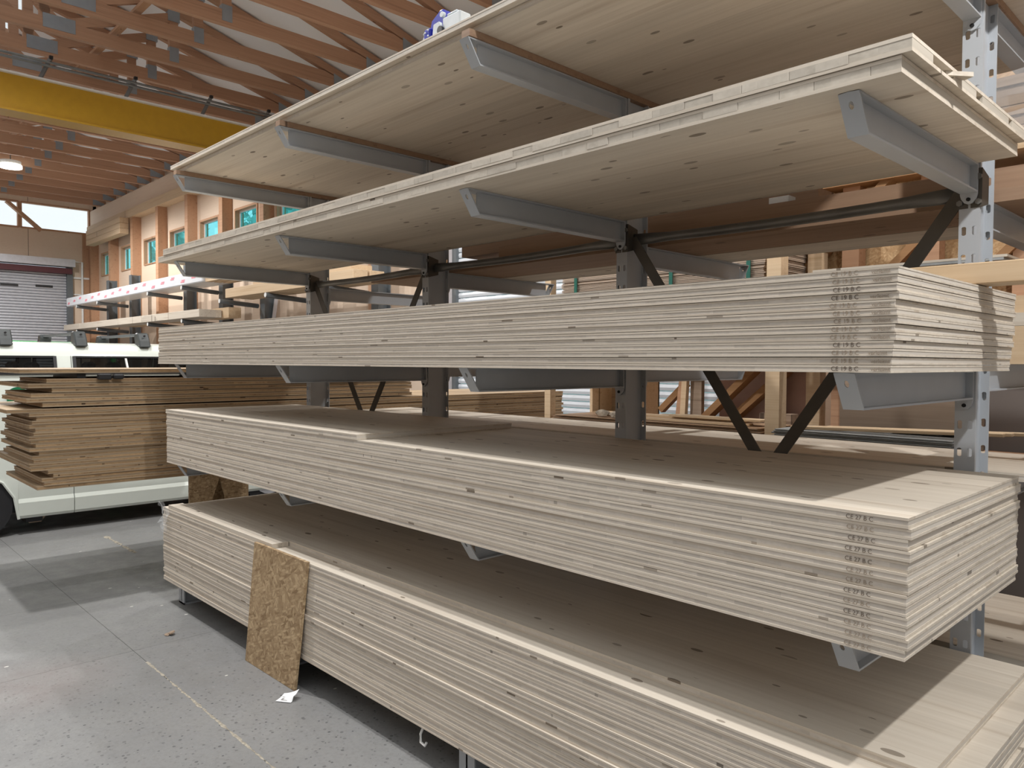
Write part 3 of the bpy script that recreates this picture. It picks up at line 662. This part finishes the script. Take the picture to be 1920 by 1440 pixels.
tag(obj('spacer', cbox('spacer', .7, .06, .036), 'black', None, (-6.68, 1.6, 1.668)), 'dark spacer near the left end of the raised top panel', 'spacer')
bpanel('raised top panel lying apart over the brown pack in front of the van', -7.4, -6.27, 1.19, 3.9, 1.705, .03, None)
t = thing('clamp', 'small black clamp squeezed under the raised top panel', 'clamp', (-6.23, 1.78, 1.655))
obj('jaw', cbox('jaw', .06, .09, .045, .008), 'black', t, (0, -.05, 0)); obj('jaw', cbox('jaw', .07, .07, .038, .01), 'black', t, (.0, .045, .004))
for i, y in enumerate((2.38, 5.3)):
    t = thing('strand_board_trestle', ['strand board trestle with a triangular cutout under the brown stack', 'second strand board trestle under the far end of the brown stack'][i], 'trestle', (-6.95, y+.25, FZ))
    me = MB().prism([(-.25, 0), (-.06, 0), (-.06, .62), (.0, .79), (.05, .62), (.05, 0), (.25, 0), (.25, .832), (-.25, .832)], .62, .65, 'x')
    obj('front_board', me, 'osb', t); obj('back_board', box(.50, .53, -.06, .25, 0, .832), 'osb', t)
    obj('rail', box(.53, .62, -.06, .25, .78, .832), 'weathered', t); obj('rail', box(.53, .62, .0, .25, 0, .05), 'weathered', t)

def van():
    t = thing('van', 'white van with roof bars parked behind the brown stack', 'van', (-9.85, 2.6, FZ))
    x = .95
    # body cross-section (x, z) swept along y: lower body, sill bulge, window band
    Z = lambda v: v - FZ
    side = [(.93, .20), (.95, .23), (.955, .36), (.935, .40), (.945, .62), (.955, 1.0), (.945, 1.40), (.915, 1.655)]
    def sect(y0, y1, prof, nm, mat='van'):
        mb = MB(); q = len(prof)
        for y in (y0, y1):
            for (a, z) in prof: mb.v.append((a, y, Z(z)))
        for j in range(q-1): mb.f.append((j, q+j, q+j+1, j+1))
        # inner skin for thickness
        k = len(mb.v)
        for y in (y0, y1):
            for (a, z) in prof: mb.v.append((a-.04, y, Z(z)))
        for j in range(q-1): mb.f.append((k+j, k+j+1, k+q+j+1, k+q+j))
        for j in range(q-1):
            mb.f.append((j, j+1, k+j+1, k+j)); mb.f.append((q+j, k+q+j, k+q+j+1, q+j+1))
        mb.f.append((0, k, k+q, q)); mb.f.append((q-1, 2*q-1, k+2*q-1, k+q-1))
        return mb
    roofp = [(.865, 1.845), (.85, 1.90), (.82, 1.945), (.74, 1.975), (.45, 1.995), (0, 2.0), (-.45, 1.995), (-.74, 1.975), (-.82, 1.945), (-.85, 1.90), (-.865, 1.845)]
    mb = MB(); q = len(roofp); ys = [-1.5, -1.4, -1.2, 2.2, 2.3]
    for i, y in enumerate(ys):
        for (a, z) in roofp: mb.v.append((a*(1 if 0 < i < 4 else .97), y, Z(z - (.07 if i in (0, 4) else 0.0) - (.02 if i == 1 else 0))))
    for i in range(len(ys)-1):
        for j in range(q-1): mb.f.append((i*q+j, i*q+j+1, (i+1)*q+j+1, (i+1)*q+j))
    obj('roof', mb.mesh('roof', smooth=True, fix=True), 'van', t)
    # side panels: cab door ends at local y = -.43, sliding door beyond it
    cabw = [(.915, 1.655), (.868, 1.842)]
    for sx in (1, -1):
        P = [(sx*a, z) for a, z in side]
        # front wing with wheel arch (polygon in yz), cab door, sliding door, rear panel
        for (y0, y1, nm) in ((-.93+.0, -.432, 'cab_door'), (-.425, .98, 'sliding_door'), (.987, 2.28, 'rear_panel')):
            obj(nm, sect(y0, y1, P, nm), 'van', t)
        obj('cab_door', sect(-1.5, -.93, [(sx*a, z) for a, z in side if z > .6], 'cab_door'), 'van', t)
        for (y0, y1) in ((-.58, -.432), (-.425, -.40), (.93, .98), (.987, 1.05), (2.1, 2.28), (-1.45, -1.4)):
            obj('pillar', sect(y0, y1, [(sx*a, z) for a, z in ((.915, 1.655), (.895, 1.74), (.868, 1.845))], 'pillar'), 'van', t)
        for (y0, y1) in ((-1.4, -.58), (-.40, .93), (1.05, 2.1)):
            wf = obj('window', MB().bar((sx*.92, y0, Z(1.663)), (sx*.92, y1, Z(1.663)), .03, .02).bar((sx*.87, y0, Z(1.835)), (sx*.87, y1, Z(1.835)), .03, .02).bar((sx*.92, y0, Z(1.66)), (sx*.87, y0, Z(1.84)), .03, .03, (0, 1, 0)).bar((sx*.92, y1, Z(1.66)), (sx*.87, y1, Z(1.84)), .03, .03, (0, 1, 0)), 'black', t)
            g = MB(); g.v = [(sx*.91, y0, Z(1.66)), (sx*.91, y1, Z(1.66)), (sx*.862, y1, Z(1.84)), (sx*.862, y0, Z(1.84))]; g.f = [(0, 1, 2, 3)]
            obj('pane', g, 'vanglass', wf)
        obj('window_divider', MB().bar((sx*.918, .125, Z(1.66)), (sx*.87, .105, Z(1.84)), .018, .02, (0, 1, 0)), 'white', t)
    # nose, windscreen, tail, floor, seats
    obj('nose', MB().prism([(-2.55, .22), (-2.52, .85), (-2.1, 1.13), (-1.7, 1.2), (-1.66, .8), (-1.72, .62), (-1.66, .22)], -.9, .9, 'x').mesh('nose', bevel=.03), 'van', t)
    for sx in (1, -1):
        arch = [(-.93, .2), (-.965, .42), (-1.06, .58), (-1.2, .66), (-1.36, .66), (-1.5, .58), (-1.6, .42), (-1.64, .2), (-1.68, .2), (-1.68, .78), (-.93, .78)]
        obj('front_wing', MB().prism([(y, Z(z)) for y, z in arch], sx*.90, sx*.945, 'x'), 'van', t)
        obj('arch_lip', MB().tube([(sx*.947, y, Z(z)) for y, z in arch[:8]], .014, 6), 'van', t)
        for yy in (-1.29, 1.75):
            wv = obj('wheel', MB().cyl((sx*.93, yy, .315), .315, -sx*.22, 'x', 28), 'rubber', t)
            obj('hub', MB().cyl((sx*.935, yy, .315), .2, -sx*.05, 'x', 20), 'shutter', wv)
    g = MB(); g.v = [(-.8, -2.05, Z(1.14)), (.8, -2.05, Z(1.14)), (.74, -1.45, Z(1.88)), (-.74, -1.45, Z(1.88))]; g.f = [(0, 1, 2, 3)]
    obj('windscreen', g, 'vanglass', t)
    for sx in (1, -1): obj('screen_pillar', MB().bar((sx*.86, -2.05, Z(1.14)), (sx*.82, -1.45, Z(1.88)), .06, .06), 'van', t)
    obj('tail', MB().box(-.9, .9, 2.24, 2.30, Z(.3), Z(1.88)), 'van', t)
    obj('underbody', MB().box(-.88, .88, -1.55, 2.25, Z(.26), Z(.34)).box(.5, .85, -.85, -.7, Z(.14), Z(.26)), 'black', t)
    obj('jacking_point', MB().prism([(-.86, Z(.2)), (-.66, Z(.2)), (-.71, Z(.13)), (-.82, Z(.13))], .78, .84, 'x'), 'weathered', t)
    for yy in (-.75, .05, 1.2):
        for xx in (-.5, .45): obj('headrest', MB().box(xx-.14, xx+.14, yy, yy+.1, Z(1.55), Z(1.78)).mesh('headrest', bevel=.03), 'darksteel', t); obj('seat_back', MB().box(xx-.24, xx+.24, yy, yy+.14, Z(.8), Z(1.53)).mesh('seat_back', bevel=.03), 'darksteel', t)
    obj('bench', MB().box(-.7, .7, -.9, 1.6, Z(.34), Z(.8)), 'black', t)
    for yy in (-1.0, -.32, .32):
        b = obj('roof_bar', MB().bar((-.72, yy, Z(2.09)), (.72, yy, Z(2.09)), .06, .028), 'darksteel', t)
        for sx in (1, -1):
            obj('roof_bar_foot', MB().prism([(sx*.87, Z(1.945)), (sx*.70, Z(1.965)), (sx*.66, Z(2.075)), (sx*.70, Z(2.112)), (sx*.77, Z(2.11)), (sx*.83, Z(2.03))], yy-.06, yy+.06, 'y').mesh('roof_bar_foot', bevel=.012, fix=True), 'barfoot', b)
            obj('lock', MB().cyl((sx*.82, yy, Z(2.075)), .012, sx*.012, 'x', 8), 'black', b)
    # lettering on the cab door: a green round letter, a green bar letter and a small black line below
    for s, sz, y, z, m in (('e', .42, -1.03, 1.33, 'green'), ('T', .30, -.83, 1.25, 'green'), ('a', .2, -1.0, 1.04, 'ink')):
        o = obj('lettering', text_mesh(s, sz, .003, .008), None, t, (.958, y, Z(z)), (math.pi/2, 0, math.pi/2))
        if not o.data.materials: o.data.materials.append(M[m])
    return t
van()
t = thing('green_machine', 'bright green machine frame with amber beacon beyond the van roof', 'machine', (-13.2, 3.4, FZ))
obj('frame', MB().tube([(0, -1.0, 2.03), (0, .55, 2.01)], .03, 8).tube([(0, -.8, 0), (0, -.8, 2.03)], .04, 8).tube([(0, .4, 0), (0, .4, 2.01)], .04, 8), 'brightgreen', t)
obj('beacon', MB().cyl((0, -.15, 2.06), .05, .12, n=12), 'amber', t); obj('knob', MB().cyl((.0, -.55, 2.0), .06, .06, n=10), 'brightgreen', t)

# ================================================================== WALL RACK ALONG THE WINDOWS
t = thing('wall_rack', 'dark steel cantilever rack along the window wall', 'rack', (-20, 7.55, FZ))
for x in (-26.3, -24.1, -19.85, -17.65, -15.5, -13.35, -11.2):
    p = obj('post', MB().box(-.11, .11, -.13, -.11, 0, 4.3).box(-.11, .11, .11, .13, 0, 4.3).box(-.012, .012, -.11, .11, 0, 4.3), 'darksteel', t, (x+20, 0, 0))
for x in (-26.45, -24.3, -20.05, -17.8, -15.7, -13.6, -11.4):
    for zz in ((3.42, 2.66) if x < -17 else (3.0, 2.3)):
        a = obj('arm', MB().tube([(0, -.13, zz-.04), (0, -.98, zz+.02)], .05, 10), 'darksteel', t, (x+20, 0, 0)); obj('end_cap', MB().cyl((0, -.985, zz+.02), .045, .01, 'y', 10), 'white', a)
t = thing('wrapped_timber_pack', 'long timber pack in white printed film on the wall rack upper arms', 'timber pack', (-22.1, 6.88, 3.52))
obj('wrapping', cbox('wrapping', 11.0, .62, .27, .02), 'wrap', t)
for k in range(17): obj('pink_print', MB().box(-.13, .09, -.002, .002, 0, .028).box(-.08, .12, -.002, .002, .038, .06), 'pink', t, (-5.2+.64*k, -.313, .06+.05*(k % 3)))
for k in range(3): tag(obj('timber', cbox('timber', 1.5, .14, .1), 'paletimber', None, (-15.83, 6.7+.2*k, 3.52)), 'timber end poking out of the white wrapped pack, %s from the aisle' % ['first', 'second', 'third'][k], 'timber', 'timber ends by the wrapped pack')
for k in range(6): tag(obj('timber_plank', cbox('timber_plank', 1.84, .5, .17, .004), 'face', None, (-26.95+1.86*k, 6.8, 2.765)), 'pale squared timber on the wall rack lower arms, %s from the far wall' % ['first', 'second', 'third', 'fourth', 'fifth', 'sixth'][k], 'timber', 'pale timbers on the lower wall rack arms')
for k, x in enumerate((-25.6, -22.6, -19.4, -17.0)): tag(obj('timber_block', cbox('timber_block', 1.2, .28, .23), 'paletimber', None, (x, 7.21, 2.755)), 'small yellow timber behind the pale timbers, %s from the far wall' % ['first', 'second', 'third', 'fourth'][k], 'timber', 'small timbers on the wall rack')
for k in range(2): tag(obj('pale_beam', cbox('pale_beam', 4.9, .28, .19, .006), 'paletimber', None, (-13.05, 6.75+.32*k, 3.102)), '%s pale beam on the nearer wall rack arms' % ['front', 'back'][k], 'beam')
tag(obj('pale_beam', cbox('pale_beam', 3.6, .4, .1), 'paletimber', None, (-12.6, 6.9, 3.294)), 'flat pale beam on top of the two beams on the wall rack', 'beam')
t = thing('ladder', 'aluminium ladder leaning on the window wall behind the wall rack', 'ladder', (-15.6, 7.75, FZ))
for sx in (-.2, .2): obj('rail', MB().bar((sx, -.5, 0), (sx, .1, 4.3), .03, .08), 'shutter', t)
for k in range(15): obj('rung', MB().tube([(-.2, -.5+.6*(k+.5)/15, .28*(k+.5)), (.2, -.5+.6*(k+.5)/15, .28*(k+.5))], .016, 6), 'shutter', t)

# ================================================================== BACK WALL AREA BEHIND THE RACK
# roller door
d = thing('door_2', None, None, (-7.15, YW, FZ)); d['kind'] = 'structure'
sl2 = MB().prism([(.03, 0), (-.015, .008), (-.025, .045), (-.015, .083), (.03, .09)], -2.5, 2.5, 'x').mesh('slat', fix=True)
wm = MB(); wm.box(-2.5, 2.5, -.015, .02, 0, .018).box(-2.5, 2.5, -.015, .02, .074, .09)
for k in range(36): xx = -2.5+k*.1425; wm.box(xx, xx+.014, -.015, .02, .018, .074)
wm = wm.mesh('window_slat', fix=True)
for k in range(48):
    z = .02+k*.093
    if k in (17, 18): obj('window_slat', wm, 'shutterw', d, (0, 0, z))
    else: obj('slat', sl2, 'shutterw', d, (0, 0, z))
for sx in (-1, 1): obj('door_guide', box(sx*2.5-.05, sx*2.5+.05, -.08, .02, 0, 4.55), 'darksteel', d); obj('door_jamb', box(sx*2.62-.07, sx*2.62+.07, -.06, .1, 0, 4.6), 'shutter', d)
struct('trim_door_post', box(-9.98, -9.82, YW-.2, YW+.1, FZ, 6.2), 'orange')
# partition: grey boards below, strand board above, studs and diagonal braces
struct('wall_partition', box(-2.75, 6, 6.62, 6.7, FZ, 2.1), 'greywall')
for k in range(3): obj('osb_sheet', box(-3.9+2.4*k+.003, -3.9+2.4*(k+1)-.003, 6.64, 6.67, 2.15, 5.2), 'osbpale', bpy.data.objects['wall_partition'])
struct('trim_partition_rail', box(-3.9, 6, 6.5, 6.66, 2.0, 2.15), 'stud')
obj('joint_strip', box(-2.15, -2.145, 6.615, 6.622, FZ, 2.1), 'hole', bpy.data.objects['wall_partition'])
for i, x in enumerate((-3.2, -2.66, -2.05, -1.42, -.8, -.1)): struct('trim_partition_stud_%d' % (i+1), box(x-.07, x+.07, 6.48, 6.62, 2.15, 5.0), 'stud')
for i, x in enumerate((-3.1, -2.35, -1.6, -.85)): struct('trim_partition_brace_%d' % (i+1), MB().bar((x-.35, 6.5, 2.2), (x+.75, 6.5, 3.3), .06, .14, (0, 1, 0)), 'orange')
struct('trim_partition_beam', box(-3.9, 3, 6.38, 6.6, 3.28, 3.5), 'orange')
# timber shelf
t = thing('timber_shelf', 'timber post shelf behind the rack holding the strapped board pile', 'shelf', (-4, 6.1, FZ))
def shp(nm, x0, x1, y0, y1, z0, z1, m): return obj(nm, box(x0+4, x1+4, y0-6.1, y1-6.1, z0-FZ, z1-FZ), m, t)
shp('post', -2.98, -2.86, 5.66, 5.78, FZ, 3.6, 'paletimber'); shp('post', -2.98, -2.86, 6.38, 6.5, FZ, 3.6, 'paletimber')
shp('post', -5.42, -5.34, 5.66, 5.74, FZ, 3.6, 'paletimber'); shp('post', -5.42, -5.34, 6.38, 6.46, FZ, 3.6, 'paletimber')
shp('post', -.5, -.38, 5.66, 5.78, FZ, 3.6, 'paletimber')
shp('shelf_beam', -5.42, -.38, 5.66, 5.76, 2.12, 2.24, 'stud'); shp('shelf_beam', -5.42, -.38, 6.36, 6.46, 2.12, 2.24, 'stud')
shp('shelf_beam', -5.42, -.38, 5.66, 5.76, 1.04, 1.16, 'stud'); shp('shelf_beam', -5.42, -.38, 6.36, 6.46, 1.04, 1.16, 'stud')
bm_ = cbox('thin_board', 2.2, .72, .0105); bm_.materials.append(M['palestrip'])
z = 2.242
for k in range(68):
    o = obj('thin_board', bm_, None, None, (-4.12+rr.uniform(-.012, .012), 6.06+rr.uniform(-.01, .01), z+k*.0143)); tag(o, 'thin board in the pile tied with green straps on the timber shelf', 'board', 'thin boards tied with green straps')
for k, x in enumerate((-5.02, -3.9, -3.15)):
    tag(obj('green_strap', MB().box(x-.018, x+.018, 5.675, 5.682, 2.25, 3.225).box(x-.018, x+.018, 5.675, 6.45, 3.222, 3.226), 'strapgreen'), '%s green strap around the thin board pile' % ['left end', 'middle', 'right end'][k], 'strap')
# lower shelf: brown sheet pile with pale boards and rough offcuts
for k in range(9):
    L_ = 2.26+rr.uniform(-.04, .04); o = obj('brown_sheet', cbox('brown_sheet', L_, .62, .009, .002), 'brownsheet', None, (-4.165+rr.uniform(-.02, .02), 5.95+rr.uniform(-.01, .015), 1.161+k*.0125)); tag(o, 'thin brown sheet, %s of the pile on the lower timber shelf' % nth(8-k), 'sheet', 'thin brown sheets on the lower shelf')
for k, (x, L_, y) in enumerate(((-3.85, 1.3, 5.8), (-4.1, 1.7, 5.95), (-3.55, .9, 5.9))): tag(obj('pale_board', cbox('pale_board', L_, .16, .016), 'paletimber', None, (x, y, 1.2755+.018*k)), ['lower', 'middle', 'upper'][k] + ' pale board lying on the brown sheet pile', 'board')
def rock(name, label, loc, s):
    bm = bmesh.new(); bmesh.ops.create_icosphere(bm, subdivisions=2, radius=1)
    for v in bm.verts:
        nv = noise.noise(v.co*1.6+Vector(loc)); v.co = Vector((v.co.x*s[0], v.co.y*s[1], max(-.6, v.co.z)*s[2]))*(1+.25*nv)
    me = bpy.data.meshes.new(name); bm.to_mesh(me); bm.free(); return tag(obj(name, me, 'stone', None, loc), label, 'offcut')
rock('rough_offcut', 'left rounded rough offcut on the brown sheet pile', (-4.72, 5.75, 1.305), (.085, .05, .04)); rock('rough_offcut', 'right rounded rough offcut on the brown sheet pile', (-4.52, 5.72, 1.30), (.09, .05, .04))
rock('bark_slab', 'flat weathered bark slab at the foot of the leaning posts', (-3.85, 6.05, 1.305), (.4, .05, .02))
t = thing('plywood_crate', 'open plywood crate behind the brown sheet pile', 'crate', (-5.0, 6.43, 1.162))
obj('side_panel', box(-.32, -.30, -.15, .2, 0, .55), 'paletimber', t); obj('side_panel', box(.30, .32, -.15, .2, 0, .55), 'paletimber', t); obj('back_panel', box(-.32, .32, .18, .2, 0, .55), 'brownply', t); obj('divider', box(.06, .08, -.1, .18, 0, .55), 'brownply', t); obj('base_panel', box(-.32, .32, -.15, .2, 0, .02), 'brownply', t)
# leaning posts and braces on the right of the roller door
for i, (x0, z0, x1, z1, y, wd, m, lab) in enumerate((
        (-4.02, 1.16, -3.28, 1.84, 6.25, .13, 'orange', 'thick orange brown diagonal beam left of the shelf post'),
        (-3.80, 1.16, -3.02, 1.84, 6.36, .13, 'orange', 'lower of the two orange brown diagonal beams by the shelf post'),
        (-4.42, 1.33, -4.13, 1.60, 6.3, .07, 'orange', 'short red brown stick leaning before the roller door'))):
    tag(obj('diagonal_beam', MB().bar((x0, y, z0), (x1, y, z1), .06, wd, (0, 1, 0)), m), lab, 'beam')
for i, (x, dx, y, wd, m, lab) in enumerate(((-4.16, .10, 6.2, .05, 'stud', 'thin brown slat leaning beside the roller door'), (-4.07, .05, 6.15, .055, 'paletimber', 'pale rough plank standing beside the roller door'), (-3.96, 0, 6.22, .12, 'weathered', 'weathered grey brown post standing by the diagonal beams'))):
    tag(obj('standing_plank', MB().bar((x, y, 1.17), (x+dx, y, 2.1), wd, .05, (0, 1, 0)), m), lab, 'plank')
tag(obj('pink_board', box(-3.88, -2.98, 6.48, 6.51, FZ, 2.1), flat('pinkish_board', (.50, .33, .27), .7)), 'pinkish board standing behind the diagonal beams', 'board')
tag(obj('white_carton', cbox('white_carton', .12, .1, .26, .004), 'white', None, (-3.22, 6.33, 1.36)), 'tall narrow white carton between the diagonal beams', 'carton')
tag(obj('carton_support', cbox('carton_support', .3, .12, .195), 'weathered', None, (-3.2, 6.33, 1.163)), 'weathered block under the white carton', 'block')
tag(obj('standing_plank', MB().bar((-2.62, 6.3, FZ), (-2.62, 6.3, 2.0), .16, .12, (0, 1, 0)), 'stud'), 'brown post standing against the grey partition', 'plank')
# grey sheet pile and laths on the right
for k in range(9):
    tag(obj('grey_sheet', cbox('grey_sheet', 1.15+rr.uniform(-.03, .03), .5, .0095, .002), 'greyboard', None, (-2.03+rr.uniform(-.02, .02), 5.32+rr.uniform(-.01, .01), 1.235+k*.0115)), 'grey fibre sheet, %s of the small grey pile' % nth(8-k), 'sheet', 'grey fibre sheets in the small pile')
tag(obj('dark_block', cbox('dark_block', 1.0, .4, 1.2), 'weathered', None, (-2.03, 5.32, FZ)), 'dark timber block carrying the grey sheet pile', 'block')
for k, (x, y, L_) in enumerate(((-1.85, 5.14, 1.3), (-1.80, 5.22, 1.25), (-1.72, 5.3, 1.2))): tag(obj('lath', cbox('lath', L_, .05, .022, .004), 'paletimber', None, (x, y, 1.356), (0, math.radians(-1.6), 0)), ['front', 'middle', 'back'][k] + ' long pale lath lying on the grey sheet pile', 'lath')
for k, (x, dx) in enumerate(((-1.75, .3), (-1.62, .25))): tag(obj('grey_offcut', cbox('grey_offcut', dx, .2, .012), 'greyboard', None, (x, 5.42, 1.34+.013*k)), ['lower', 'upper'][k] + ' small grey offcut on the grey sheet pile', 'offcut')
for k in range(2): tag(obj('pale_sheet', cbox('pale_sheet', 1.25, .5, .016), 'face' if k else 'greyboard', None, (-1.95+.02*k, 5.8, 2.46+.018*k)), ['lower', 'upper'][k] + ' thin pale panel beside the strand board wall', 'panel')
tag(obj('panel_trestle', box(-2.4, -1.5, 5.7, 5.9, FZ, 2.458), 'weathered'), 'weathered trestle under the thin pale panels', 'trestle')

# ================================================================== OUTSIDE THE WINDOWS
struct('ground_outside', box(-60, 20, 9.2, 60, -.3, -.1), 'hillgreen')
for i, (x, y, h) in enumerate(((-40, 15, 9.5), (-34, 17, 12), (-29, 16, 11), (-24.5, 15, 12.5), (-20, 16, 12), (-15, 15, 11))):
    t = thing('tree', 'leafy tree outside the high windows, %s from the far end' % ['first', 'second', 'third', 'fourth', 'fifth', 'sixth'][i], 'tree', (x, y, -.1), 0, 'trees outside the windows')
    obj('trunk', MB().tube([(0, 0, 0), (.1, 0, h*.3), (0, .1, h*.7)], .22, 8), 'bark', t)
    mb = MB(); rt = random.Random(i)
    for k in range(800):
        th, u, rad = rt.uniform(0, 6.28), rt.uniform(-1, 1), rt.uniform(.55, 1)
        c = Vector((2.05*rad*math.sqrt(1-u*u)*math.cos(th), 2.05*rad*math.sqrt(1-u*u)*math.sin(th), h*.6+h*.38*rad*u)); a = Vector((rt.gauss(0, 1), rt.gauss(0, 1), rt.gauss(0, 1))).normalized()*.24; b = a.orthogonal().normalized()*.17
        kk = len(mb.v); mb.v += [tuple(c-a), tuple(c+b), tuple(c+a), tuple(c-b)]; mb.f.append((kk, kk+1, kk+2, kk+3))
    obj('foliage', mb.mesh('foliage'), 'hillgreen', t)
